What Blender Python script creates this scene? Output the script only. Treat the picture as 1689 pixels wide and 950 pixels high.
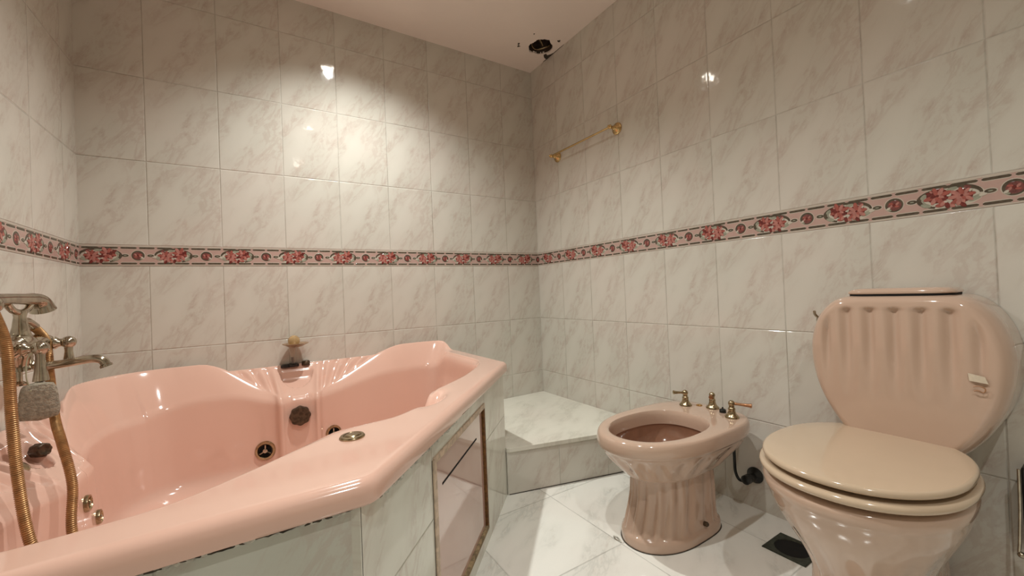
import bpy, bmesh, math, random
from math import sin, cos, pi, sqrt, atan2, radians
from mathutils import Vector, Matrix
random.seed(7)
for o in list(bpy.data.objects): bpy.data.objects.remove(o)
S = bpy.context.scene
COL = S.collection

# ------------------------------------------------------------------ camera
cam_d = bpy.data.cameras.new('camera'); cam = bpy.data.objects.new('camera', cam_d); COL.objects.link(cam)
cam.location = (-1.61275, -2.2195, 0.8770)
cam.rotation_mode = 'XYZ'; cam.rotation_euler = (1.5808, 0.0407, -0.5613)
cam_d.sensor_fit = 'HORIZONTAL'; cam_d.sensor_width = 36.0
cam_d.lens = 36.0 * 667.437 / 1689.0
cam_d.clip_start = 0.02
S.camera = cam

# ------------------------------------------------------------------ world, exposure
w = bpy.data.worlds.new('world'); S.world = w; w.use_nodes = True
w.node_tree.nodes['Background'].inputs[0].default_value = (0.9, 0.85, 0.75, 1)
w.node_tree.nodes['Background'].inputs[1].default_value = 0.02
S.view_settings.view_transform = 'Standard'; S.view_settings.look = 'None'
S.view_settings.gamma = 1.0; S.view_settings.use_curve_mapping = False
S.view_settings.exposure = 0.0
LAMP_POWER = [90.0, 49.0, 42.0]
LAMP_COLOR = (0.97, 1.0, 0.96)
LAMP_CONE = 132.0
LAMP_BLEND = 1.0
LAMPS = [(-1.19, -0.56), (-1.20, -1.62), (-1.21, -2.62)]

# ------------------------------------------------------------------ materials
def lin(r, g, b):
    f = lambda c: (c/255/12.92) if c/255 <= 0.04045 else ((c/255+0.055)/1.055)**2.4
    return (f(r), f(g), f(b), 1.0)

class NT:
    def __init__(s, name):
        s.m = bpy.data.materials.new(name); s.m.use_nodes = True
        s.t = s.m.node_tree; s.b = s.t.nodes['Principled BSDF']
    def n(s, typ, **kw):
        nd = s.t.nodes.new(typ)
        for k, v in kw.items(): setattr(nd, k, v)
        return nd
    def lk(s, a, b): s.t.links.new(a, b)
    def mth(s, op, a, b=None, c=None, clamp=False):
        nd = s.n('ShaderNodeMath', operation=op); nd.use_clamp = clamp
        for i, v in enumerate((a, b, c)):
            if v is None: continue
            if isinstance(v, (int, float)): nd.inputs[i].default_value = v
            else: s.lk(v, nd.inputs[i])
        return nd.outputs[0]
    def mix(s, fac, a, b):
        nd = s.n('ShaderNodeMix', data_type='RGBA')
        for i, v in ((0, fac), (6, a), (7, b)):
            if isinstance(v, (int, float)): nd.inputs[i].default_value = v
            elif isinstance(v, tuple): nd.inputs[i].default_value = v
            else: s.lk(v, nd.inputs[i])
        return nd.outputs[2]
    def ramp(s, x, a, b):          # smoothstep a->b giving 0..1
        nd = s.n('ShaderNodeMapRange', interpolation_type='SMOOTHSTEP'); s.lk(x, nd.inputs[0])
        nd.inputs[1].default_value = a; nd.inputs[2].default_value = b
        return nd.outputs[0]
    def noise(s, vec, scale, detail=3, rough=0.55, dist=0.0):
        nd = s.n('ShaderNodeTexNoise'); s.lk(vec, nd.inputs['Vector'])
        nd.inputs['Scale'].default_value = scale; nd.inputs['Detail'].default_value = detail
        nd.inputs['Roughness'].default_value = rough; nd.inputs['Distortion'].default_value = dist
        return nd.outputs[0]
    def bump(s, h, dist, strength=1.0, prev=None):
        nd = s.n('ShaderNodeBump'); nd.inputs['Distance'].default_value = dist
        nd.inputs['Strength'].default_value = strength; s.lk(h, nd.inputs['Height'])
        if prev is not None: s.lk(prev, nd.inputs['Normal'])
        return nd.outputs[0]

def plain(name, col, rough=0.3, metal=0.0, coat=0.0, bump=None, mottle=0.0, mscale=6, spec=0.5):
    N = NT(name); N.b.inputs['Roughness'].default_value = rough
    N.b.inputs['Metallic'].default_value = metal
    N.b.inputs['Coat Weight'].default_value = coat; N.b.inputs['Coat Roughness'].default_value = 0.05
    N.b.inputs['Specular IOR Level'].default_value = spec
    tc = N.n('ShaderNodeTexCoord').outputs['Object']
    f = N.noise(tc, mscale, 4)
    d = tuple(c*(1-mottle) for c in col[:3]) + (1,)
    N.lk(N.mix(N.ramp(f, 0.35, 0.65), d, col), N.b.inputs['Base Color'])
    if bump: N.lk(N.bump(N.noise(tc, bump[0], 3), bump[1]), N.b.inputs['Normal'])
    return N.m

def tile_mat(name, d, uoff, border=True, voff=0.0, tw=0.25, th=0.35075, base=lin(213, 208, 197),
             vein=lin(172, 142, 130), grey=lin(180, 176, 162), grout=lin(124, 108, 88), rough=0.07, floor=False, veinamt=1.0, fx=0.182, fy=0.82):
    N = NT(name)
    pos = N.n('ShaderNodeNewGeometry').outputs['Position']
    sp = N.n('ShaderNodeSeparateXYZ'); N.lk(pos, sp.inputs[0]); X, Y, Z = sp.outputs
    if floor:
        u = N.mth('ADD', X, fx); v = N.mth('ADD', Y, fy)
    else:
        u = N.mth('SUBTRACT', N.mth('ADD', N.mth('MULTIPLY', X, d[0]), N.mth('MULTIPLY', Y, d[1])), uoff)
        if border:
            up = N.mth('GREATER_THAN', Z, 1.09)
            v = N.mth('SUBTRACT', N.mth('SUBTRACT', Z, 1.0469), N.mth('MULTIPLY', up, 0.0836))
        else: v = N.mth('SUBTRACT', Z, voff)
    U = N.mth('DIVIDE', u, tw); V = N.mth('DIVIDE', v, th)
    fu = N.mth('FRACT', U); fv = N.mth('FRACT', V)
    iu = N.mth('FLOOR', U); iv = N.mth('FLOOR', V)
    cw = N.n('ShaderNodeCombineXYZ'); N.lk(iu, cw.inputs[0]); N.lk(iv, cw.inputs[1])
    wn = N.n('ShaderNodeTexWhiteNoise'); N.lk(cw.outputs[0], wn.inputs[0]); rnd = wn.outputs[0]
    # tile-local coordinates turned so that the veins run up to the right
    a = radians(58) if not floor else radians(35)
    lu = N.mth('MULTIPLY', fu, tw); lv = N.mth('MULTIPLY', fv, th)
    if not floor and d[0] > 0 or (not floor and d[0] == 0): pass
    al = N.mth('ADD', N.mth('MULTIPLY', lu, cos(a)), N.mth('MULTIPLY', lv, sin(a)))
    ac = N.mth('SUBTRACT', N.mth('MULTIPLY', lv, cos(a)), N.mth('MULTIPLY', lu, sin(a)))
    cv = N.n('ShaderNodeCombineXYZ'); N.lk(N.mth('MULTIPLY', al, 0.42), cv.inputs[0]); N.lk(ac, cv.inputs[1])
    step = N.mth('MULTIPLY', N.mth('FLOOR', N.mth('MULTIPLY', rnd, 3.0)), 0.02 if not floor else 0.9)
    N.lk(step, cv.inputs[2])
    vec = cv.outputs[0]
    n1 = N.noise(vec, 17, 5, 0.62, 0.5)
    ridge = N.mth('SUBTRACT', 1.0, N.mth('MULTIPLY', N.mth('ABSOLUTE', N.mth('SUBTRACT', n1, 0.5)), 2.0))
    veinf = N.ramp(ridge, 0.86, 1.0)
    n2 = N.noise(vec, 30, 5, 0.7, 0.2)
    blot = N.ramp(n2, 0.50, 0.76)
    n3 = N.noise(vec, 8, 2)
    gate = N.ramp(n3, 0.44, 0.60)
    c = N.mix(N.mth('MULTIPLY', N.ramp(n3, 0.35, 0.7), 0.22), base, grey)
    c = N.mix(N.mth('MULTIPLY', N.mth('MULTIPLY', veinf, gate), 0.25*veinamt), c, grey if floor else vein)
    c = N.mix(N.mth('MULTIPLY', N.mth('MULTIPLY', blot, gate), 0.46*veinamt), c, vein)
    n4 = N.noise(pos, 2.2, 2)
    c = N.mix(N.mth('MULTIPLY', N.ramp(n4, 0.4, 0.65), 0.16), c, lin(226, 205, 196))
    n5 = N.noise(pos, 260, 2, 0.7)
    c = N.mix(N.mth('MULTIPLY', N.ramp(n5, 0.5, 0.75), 0.06), c, grey)
    # grout
    du = N.mth('MULTIPLY', N.mth('MINIMUM', fu, N.mth('SUBTRACT', 1.0, fu)), tw)
    dv = N.mth('MULTIPLY', N.mth('MINIMUM', fv, N.mth('SUBTRACT', 1.0, fv)), th)
    dd = N.mth('MINIMUM', du, dv)
    g = N.mth('SUBTRACT', 1.0, N.ramp(dd, 0.0005, 0.0014))
    gn = N.noise(pos, 5.0, 4, 0.7)
    g2 = N.mth('MULTIPLY', g, N.mth('ADD', 0.12, N.mth('MULTIPLY', N.ramp(gn, 0.38, 0.68), 0.5)))
    c = N.mix(g2, c, grout)
    N.lk(c, N.b.inputs['Base Color'])
    r = N.mth('ADD', rough, N.mth('MULTIPLY', g, 0.5))
    N.lk(r, N.b.inputs['Roughness'])
    b1 = N.bump(N.ramp(dd, 0.0004, 0.0035), 0.0012)
    # each tile leans a hair differently, and its glaze is slightly wavy
    tx = N.n('ShaderNodeTexWhiteNoise', noise_dimensions='4D'); N.lk(cw.outputs[0], tx.inputs[0]); tx.inputs[1].default_value = 3.0
    tilt = N.mth('ADD', N.mth('MULTIPLY', N.mth('SUBTRACT', rnd, 0.5), fu), N.mth('MULTIPLY', N.mth('SUBTRACT', tx.outputs[0], 0.5), fv))
    b2 = N.bump(tilt, 0.0010, 1.0, b1)
    b3 = N.bump(N.noise(pos, 14, 2), 0.0008, 1.0, b2)
    N.lk(b3, N.b.inputs['Normal'])
    return N.m

M = {}
M['wall_back'] = tile_mat('back_tiles', (1, 0), -0.2396)
M['wall_right'] = tile_mat('right_tiles', (0, -1), 0.2540)
M['wall_left'] = tile_mat('left_tiles', (0, 1), -0.13)
M['wall_front'] = tile_mat('front_tiles', (1, 0), -0.2396)
M['floor'] = tile_mat('floor_tiles', (1, 0), 0, tw=0.3985, th=0.3985, floor=True, base=lin(243, 241, 233),
                      vein=lin(196, 184, 172), grey=lin(178, 180, 172), grout=lin(88, 82, 70), rough=0.14, veinamt=1.2)
DG = Vector((-0.681, -0.732)).normalized()
M['apron_diag'] = tile_mat('apron_diagonal_tiles', (-DG.x, -DG.y), -(0.721*0.681+0.698*0.732)-0.32, border=False, voff=0.3467-0.35075,
                           base=lin(226, 226, 214), rough=0.08, tw=0.2455*2, grout=lin(96, 84, 66))
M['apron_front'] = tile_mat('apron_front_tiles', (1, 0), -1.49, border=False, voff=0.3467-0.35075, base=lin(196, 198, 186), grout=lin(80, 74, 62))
M['riser'] = tile_mat('riser_tiles', (0.9677, -0.252), -0.5195+0.2455*0+0.247, border=False, voff=-0.14, grout=lin(84, 72, 56), tw=0.2485)
M['slab'] = tile_mat('slab_marble', (1, 0), 0.4, border=False, floor=True, fx=1.4, fy=1.4, base=lin(230, 227, 214), vein=lin(196,184,170), tw=3.0, th=3.0, rough=0.12)
M['ceiling'] = plain('ceiling_paint', lin(246, 232, 222), 0.75, mottle=0.04, mscale=2.0, bump=(60, 0.0006))
M['acrylic'] = plain('pink_acrylic', lin(225, 183, 165), 0.10, coat=0.6, mottle=0.03, mscale=3)
M['acrylic_dark'] = plain('pink_acrylic_worn', lin(206, 146, 134), 0.18, coat=0.4, mottle=0.10, mscale=12)
M['ceramic'] = plain('pink_ceramic', lin(200, 170, 150), 0.09, coat=0.7, mottle=0.03, mscale=5)
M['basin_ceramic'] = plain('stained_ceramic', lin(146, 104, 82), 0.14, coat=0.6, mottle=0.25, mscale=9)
M['lid'] = plain('beige_lacquer', lin(202, 178, 152), 0.12, coat=0.6, mottle=0.03, mscale=5)
M['chrome'] = plain('worn_chrome', lin(196, 186, 168), 0.14, metal=1.0, mottle=0.25, mscale=40)
M['nickel'] = plain('tarnished_nickel', lin(186, 168, 136), 0.20, metal=1.0, mottle=0.35, mscale=60)
M['brass'] = plain('brass', lin(206, 160, 92), 0.18, metal=1.0, mottle=0.25, mscale=50)
M['gold'] = plain('polished_gold', lin(216, 184, 130), 0.14, metal=1.0, mottle=0.15, mscale=50)
M['copper'] = plain('worn_copper', lin(178, 128, 92), 0.30, metal=0.8, mottle=0.3, mscale=80)
M['hose'] = plain('brass_hose', lin(176, 134, 88), 0.38, metal=0.6, mottle=0.30, mscale=70)
M['dark_metal'] = plain('corroded_metal', lin(96, 78, 62), 0.45, metal=0.7, mottle=0.5, mscale=90, bump=(200, 0.001))
M['black'] = plain('black_rubber', lin(22, 24, 22), 0.35, mottle=0.2, mscale=50)
M['void'] = plain('dark_recess', lin(14, 12, 10), 0.9, mottle=0.3, mscale=30)
M['duct'] = plain('duct_inside', lin(86, 70, 58), 0.6, mottle=0.5, mscale=40)
M['pumice'] = plain('pumice', lin(164, 152, 134), 0.95, mottle=0.35, mscale=160, bump=(220, 0.004))
M['cord'] = plain('cord', lin(170, 164, 136), 0.9, mottle=0.1)
M['glass'] = plain('clear_plastic', lin(236, 226, 214), 0.06, mottle=0.02)
M['glass'].node_tree.nodes['Principled BSDF'].inputs['Transmission Weight'].default_value = 0.85
M['amber'] = plain('amber_glass', lin(222, 190, 140), 0.05, mottle=0.15, mscale=60)
M['amber'].node_tree.nodes['Principled BSDF'].inputs['Transmission Weight'].default_value = 0.55
M['dish'] = plain('worn_dish', lin(190, 158, 128), 0.25, metal=0.5, mottle=0.3, mscale=60)
M['door_pink'] = plain('pink_glass_panel', lin(206, 170, 158), 0.04, coat=1.0, mottle=0.02)
M['frame_trim'] = plain('aged_trim', lin(216, 192, 168), 0.45, mottle=0.30, mscale=60)
M['rust'] = plain('rusty_edge', lin(128, 84, 38), 0.8, mottle=0.5, mscale=90, bump=(150, 0.002))
M['dirty_wood'] = plain('dirty_sill', lin(168, 144, 108), 0.8, mottle=0.55, mscale=60, bump=(120, 0.002))
M['caulk'] = plain('dirty_caulk', lin(212, 208, 196), 0.5, mottle=0.45, mscale=70, bump=(160, 0.003))
M['grime'] = plain('grime_line', lin(74, 66, 54), 0.8, mottle=0.5, mscale=80)
M['paper'] = plain('off_white_sticker', lin(222, 206, 184), 0.5, mottle=0.12, mscale=60)
M['glue'] = plain('glue_stain', lin(176, 128, 92), 0.3, mottle=0.2, mscale=60)
M['drain'] = plain('drain_metal', lin(74, 80, 70), 0.35, metal=0.6, mottle=0.4, mscale=70)
M['white_plastic'] = plain('white_enamel', lin(230, 228, 220), 0.3)
M['door_paint'] = plain('door_paint', lin(206, 196, 178), 0.4, mottle=0.05)
def emat(name, col, e):
    N = NT(name); N.b.inputs['Emission Color'].default_value = col; N.b.inputs['Emission Strength'].default_value = e
    N.b.inputs['Base Color'].default_value = (0.9, 0.9, 0.9, 1); return N.m
M['bulb'] = emat('lamp_glass', (1.0, 0.92, 0.80, 1), 60.0)

# ------------------------------------------------------------------ mesh helpers
class MB:
    def __init__(s): s.v = []; s.f = []; s.mi = []; s.cur = 0
    def add(s, verts, faces, mi=None):
        k = len(s.v); s.v += [tuple(p) for p in verts]
        for f in faces: s.f.append(tuple(i+k for i in f)); s.mi.append(s.cur if mi is None else mi)
    def box(s, x0, x1, y0, y1, z0, z1, mi=None):
        s.add([(x0,y0,z0),(x1,y0,z0),(x1,y1,z0),(x0,y1,z0),(x0,y0,z1),(x1,y0,z1),(x1,y1,z1),(x0,y1,z1)],
              [(0,3,2,1),(4,5,6,7),(0,1,5,4),(1,2,6,5),(2,3,7,6),(3,0,4,7)], mi)
    def loft(s, rings, cap0=False, cap1=False, mi=None, flip=False, closed=True):
        n = len(rings[0]); v = [p for r in rings for p in r]; f = []
        for i in range(len(rings)-1):
            for j in range(n if closed else n-1):
                a = i*n+j; b = i*n+(j+1) % n; q = (a, b, b+n, a+n)
                f.append(q[::-1] if flip else q)
        if cap0: f.append(tuple(range(n))[::-1] if not flip else tuple(range(n)))
        if cap1:
            o = (len(rings)-1)*n; q = tuple(range(o, o+n)); f.append(q if not flip else q[::-1])
        s.add(v, f, mi)
    def lathe(s, prof, origin=(0,0,0), axis=(0,0,1), n=32, mi=None, cap0=True, cap1=True):
        ax = Vector(axis).normalized(); t = Vector((1,0,0)) if abs(ax.x) < 0.9 else Vector((0,1,0))
        e1 = ax.cross(t).normalized(); e2 = ax.cross(e1); o = Vector(origin)
        rings = [[o+ax*h+(e1*cos(2*pi*k/n)+e2*sin(2*pi*k/n))*max(r,1e-5) for k in range(n)] for r, h in prof]
        s.loft(rings, cap0, cap1, mi)
    def tube(s, pts, r, n=12, mi=None, caps=True, rib=None):
        P = [Vector(p) for p in pts]; rings = []
        T = [(P[min(i+1,len(P)-1)]-P[max(i-1,0)]).normalized() for i in range(len(P))]
        up = Vector((0,0,1)) if abs(T[0].z) < 0.9 else Vector((1,0,0))
        e1 = T[0].cross(up).normalized()
        for i, p in enumerate(P):
            e1 = (e1 - T[i]*e1.dot(T[i])).normalized(); e2 = T[i].cross(e1)
            rr = r(i/(len(P)-1)) if callable(r) else r
            if rib: rr *= rib(i)
            rings.append([p+(e1*cos(2*pi*k/n)+e2*sin(2*pi*k/n))*rr for k in range(n)])
        s.loft(rings, caps, caps, mi)
    def sphere(s, c, r, n=24, sq=(1,1,1), mi=None):
        m = n//2; c = Vector(c)
        rings = [[c+Vector((r*sq[0]*sin(pi*i/m)*cos(2*pi*k/n), r*sq[1]*sin(pi*i/m)*sin(2*pi*k/n), -r*sq[2]*cos(pi*i/m))) if 0 < i < m
                  else c+Vector((1e-5*cos(2*pi*k/n), 1e-5*sin(2*pi*k/n), -r*sq[2]*cos(pi*i/m))) for k in range(n)] for i in range(m+1)]
        s.loft(rings, True, True, mi)
    def build(s, name, mats, parent=None, smooth=True, angle=40, bevel=None, recalc=True):
        me = bpy.data.meshes.new(name); me.from_pydata(s.v, [], s.f)
        if not isinstance(mats, (list, tuple)): mats = [mats]
        for m in mats: me.materials.append(m)
        for p, k in zip(me.polygons, s.mi): p.material_index = k
        if recalc:
            bm = bmesh.new(); bm.from_mesh(me); bmesh.ops.recalc_face_normals(bm, faces=bm.faces); bm.to_mesh(me); bm.free()
        if smooth:
            for p in me.polygons: p.use_smooth = True
            try: me.set_sharp_from_angle(angle=radians(angle))
            except Exception: pass
        me.update()
        o = bpy.data.objects.new(name, me); COL.objects.link(o)
        if parent: o.parent = parent; o.matrix_parent_inverse = inv_world(parent)
        if bevel:
            b = o.modifiers.new('bevel', 'BEVEL'); b.width = bevel; b.segments = 3; b.limit_method = 'ANGLE'
        return o

def inv_world(p):
    m = Matrix.Identity(4); q = p; chain = []
    while q: chain.append(q); q = q.parent
    for q in reversed(chain): m = m @ q.matrix_parent_inverse @ Matrix.LocRotScale(q.location, q.rotation_euler, q.scale)
    return m.inverted()
def thing(name, label, cat, loc, group=None):
    o = bpy.data.objects.new(name, None); COL.objects.link(o); o.location = loc; o.empty_display_size = 0.05
    o['label'] = label; o['category'] = cat
    if group: o['group'] = group
    return o
def tag(o, label, cat, group=None):
    o['label'] = label; o['category'] = cat
    if group: o['group'] = group
    return o
def struct(o): o['kind'] = 'structure'; return o
def cr(pts, n=8, closed=False):          # Catmull-Rom
    P = [Vector(p) for p in pts]; out = []; L = len(P)
    rng = range(L if closed else L-1)
    for i in rng:
        g = (lambda k: P[k % L]) if closed else (lambda k: P[min(max(k,0),L-1)])
        a,b,c,d = g(i-1),g(i),g(i+1),g(i+2)
        for k in range(n):
            t = k/n
            out.append(0.5*((2*b)+(c-a)*t+(2*a-5*b+4*c-d)*t*t+(3*b-a-3*c+d)*t**3))
    if not closed: out.append(P[-1])
    return out
def sstep(a, b, x):
    t = min(max((x-a)/(b-a), 0), 1); return t*t*(3-2*t)
def lerp(a, b, t): return a+(b-a)*t

# ------------------------------------------------------------------ room
L = -2.194; H = 2.3605; BK = -3.45
VH = (-0.108, -0.270, 0.074)                       # exhaust hole in the ceiling
def slab(name, x0, x1, y0, y1, z0, z1, mat):
    b = MB(); b.box(x0, x1, y0, y1, z0, z1); o = b.build(name, mat, smooth=False); return struct(o)
slab('floor', L-0.1, 0.1, BK-0.1, 0.1, -0.1, 0, M['floor'])
slab('wall_back', L-0.1, 0.1, 0, 0.1, 0, H+0.1, M['wall_back'])
slab('wall_right', 0, 0.1, BK-0.1, 0, 0, H+0.1, M['wall_right'])
slab('wall_left', L-0.1, L, BK-0.1, 0, 0, H+0.1, M['wall_left'])
slab('wall_front', L, 0, BK-0.1, BK, 0, H+0.1, M['wall_front'])
# ceiling with the ragged round hole
n = 96; ragged = []
for k in range(n):
    a = 2*pi*k/n
    ragged.append(VH[2]*(1+0.05*sin(3*a+1)+0.035*sin(7*a)+0.05*random.uniform(-1,1)))
b = MB()
def sq_ring(r0, k):
    a = 2*pi*k/n; c, s_ = cos(a), sin(a); m = r0/max(abs(c), abs(s_)); return (VH[0]+c*m, VH[1]+s_*m)
inner = [(VH[0]+ragged[k]*cos(2*pi*k/n), VH[1]+ragged[k]*sin(2*pi*k/n), H) for k in range(n)]
innerT = [(p[0], p[1], H+0.012) for p in inner]
mid = [(*sq_ring(0.105, k), H) for k in range(n)]
b.loft([innerT, inner, mid])
x0, x1, y0, y1 = VH[0]-0.105, VH[0]+0.105, VH[1]-0.105, VH[1]+0.105
for q in ((L-0.1, x0, BK-0.1, 0.1), (x1, 0.1, BK-0.1, 0.1), (x0, x1, BK-0.1, y0), (x0, x1, y1, 0.1)):
    b.add([(q[0],q[2],H),(q[1],q[2],H),(q[1],q[3],H),(q[0],q[3],H)], [(3,2,1,0)])
struct(b.build('ceiling', M['ceiling'], smooth=False, recalc=False))
duct = thing('exhaust_duct', 'open exhaust duct in a ragged round hole in the ceiling corner', 'vent', (VH[0], VH[1], H))
b = MB(); b.lathe([(0.071,0.004),(0.071,0.16),(0.001,0.16)], (VH[0],VH[1],H), n=48, cap0=False)
b.build('duct_pipe', M['duct'], duct, recalc=False)
b = MB()
b.tube([(VH[0]+0.056*cos(a), VH[1]+0.056*sin(a), H+0.022+0.004*sin(3*a)) for a in [i*pi/14-0.4 for i in range(20)]], 0.0045, 8)
b.tube([(VH[0]-0.03, VH[1]-0.03, H+0.03), (VH[0]+0.03, VH[1]+0.02, H+0.03)], 0.007, 8)
b.build('sleeve', M['nickel'], duct)
crk = [(-0.004,-0.187),(-0.012,-0.186),(-0.030,-0.196),(-0.046,-0.215),(-0.040,-0.232),(-0.022,-0.222),(-0.010,-0.240),(-0.003,-0.262)]
b = MB(); b.loft([[(x, y, H-0.0002) for x, y in crk], [(x, y, H-0.0016) for x, y in crk]], True, True); b.build('ceiling_crack', M['grime'], duct, smooth=False)
b = MB(); b.tube([(-0.002,-0.15,H-0.001),(-0.002,-0.20,H-0.0015),(-0.002,-0.26,H-0.0012),(-0.002,-0.36,H-0.001)], lambda t: 0.0008+0.0018*(1-abs(2*t-0.7)) if abs(2*t-0.7) < 1 else 0.0008, 6); b.build('joint_gap', M['grime'], duct)
for (dx, dy, r) in ((0.060,-0.100,0.009),(-0.125,0.055,0.009),(-0.138,0.035,0.007),(-0.11,-0.085,0.004)):
    m = 14; c = (VH[0]+dx, VH[1]+dy); b = MB()       # flaking paint and soot around the hole
    pts = [(c[0]+r*(1+0.5*random.uniform(-1,1))*cos(2*pi*k/m), c[1]+r*(1+0.5*random.uniform(-1,1))*sin(2*pi*k/m)) for k in range(m)]
    b.loft([[(x, y, H-0.0002) for x, y in pts], [(x, y, H-0.0015) for x, y in pts]], True, True)
    b.build('soot_patch', M['grime'], duct, smooth=False)
# door behind the camera
d = MB(); d.box(-1.55, -0.75, BK+0.001, BK+0.035, 0.0, 2.03); struct(d.build('door_1', M['door_paint'], smooth=False, bevel=0.004))

# ------------------------------------------------------------------ lamps
def downlight(x, y, label, power):
    t = thing('ceiling_downlight', label, 'ceiling light', (x, y, H), 'recessed ceiling spotlights')
    b = MB(); b.lathe([(0.030,-0.001),(0.030,-0.006),(0.034,-0.009),(0.043,-0.006),(0.045,-0.001)], (x,y,H), n=40, cap0=False, cap1=False)
    b.build('trim_ring', M['chrome'], t)
    b = MB(); b.lathe([(0.0285,-0.0035),(0.001,-0.0035)], (x,y,H), n=32, cap0=False)
    b.build('bulb', M['bulb'], t)
    ld = bpy.data.lights.new('spot', 'SPOT'); ld.energy = power; ld.color = LAMP_COLOR
    ld.spot_size = radians(LAMP_CONE); ld.spot_blend = LAMP_BLEND; ld.shadow_soft_size = 0.022
    lo = bpy.data.objects.new('spot_beam', ld); COL.objects.link(lo); lo.location = (0,0,-0.035); lo.parent = t
for (p, pw, lb) in zip(LAMPS, LAMP_POWER, ('ceiling spotlight above the bath, nearest the back wall', 'ceiling spotlight level with the bidet and toilet', 'ceiling spotlight nearest the entrance door')):
    downlight(p[0], p[1], lb, pw)

# ------------------------------------------------------------------ decorative border strips
BB, BT = 1.0469, 1.1305; BH = BT-BB
M['b_pink'] = plain('border_pink', lin(192, 160, 150), 0.10, mottle=0.05, mscale=30)
M['b_cream'] = plain('border_cream', lin(204, 194, 180), 0.10, mottle=0.05)
M['b_dark'] = plain('border_olive', lin(92, 80, 66), 0.12, mottle=0.3, mscale=90)
M['b_mauve'] = plain('border_mauve', lin(128, 74, 70), 0.12, mottle=0.3, mscale=90)
M['b_coral'] = plain('border_coral', lin(172, 94, 84), 0.10, mottle=0.2, mscale=120)
M['b_rose'] = plain('border_rose', lin(190, 128, 118), 0.10, mottle=0.2, mscale=120)
M['b_red'] = plain('border_red', lin(120, 50, 46), 0.12, mottle=0.3, mscale=90)
M['b_sage'] = plain('border_sage', lin(160, 160, 142), 0.12, mottle=0.2, mscale=90)
BM = [M[k] for k in ('b_pink','b_cream','b_dark','b_mauve','b_coral','b_rose','b_red','b_sage')]
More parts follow.
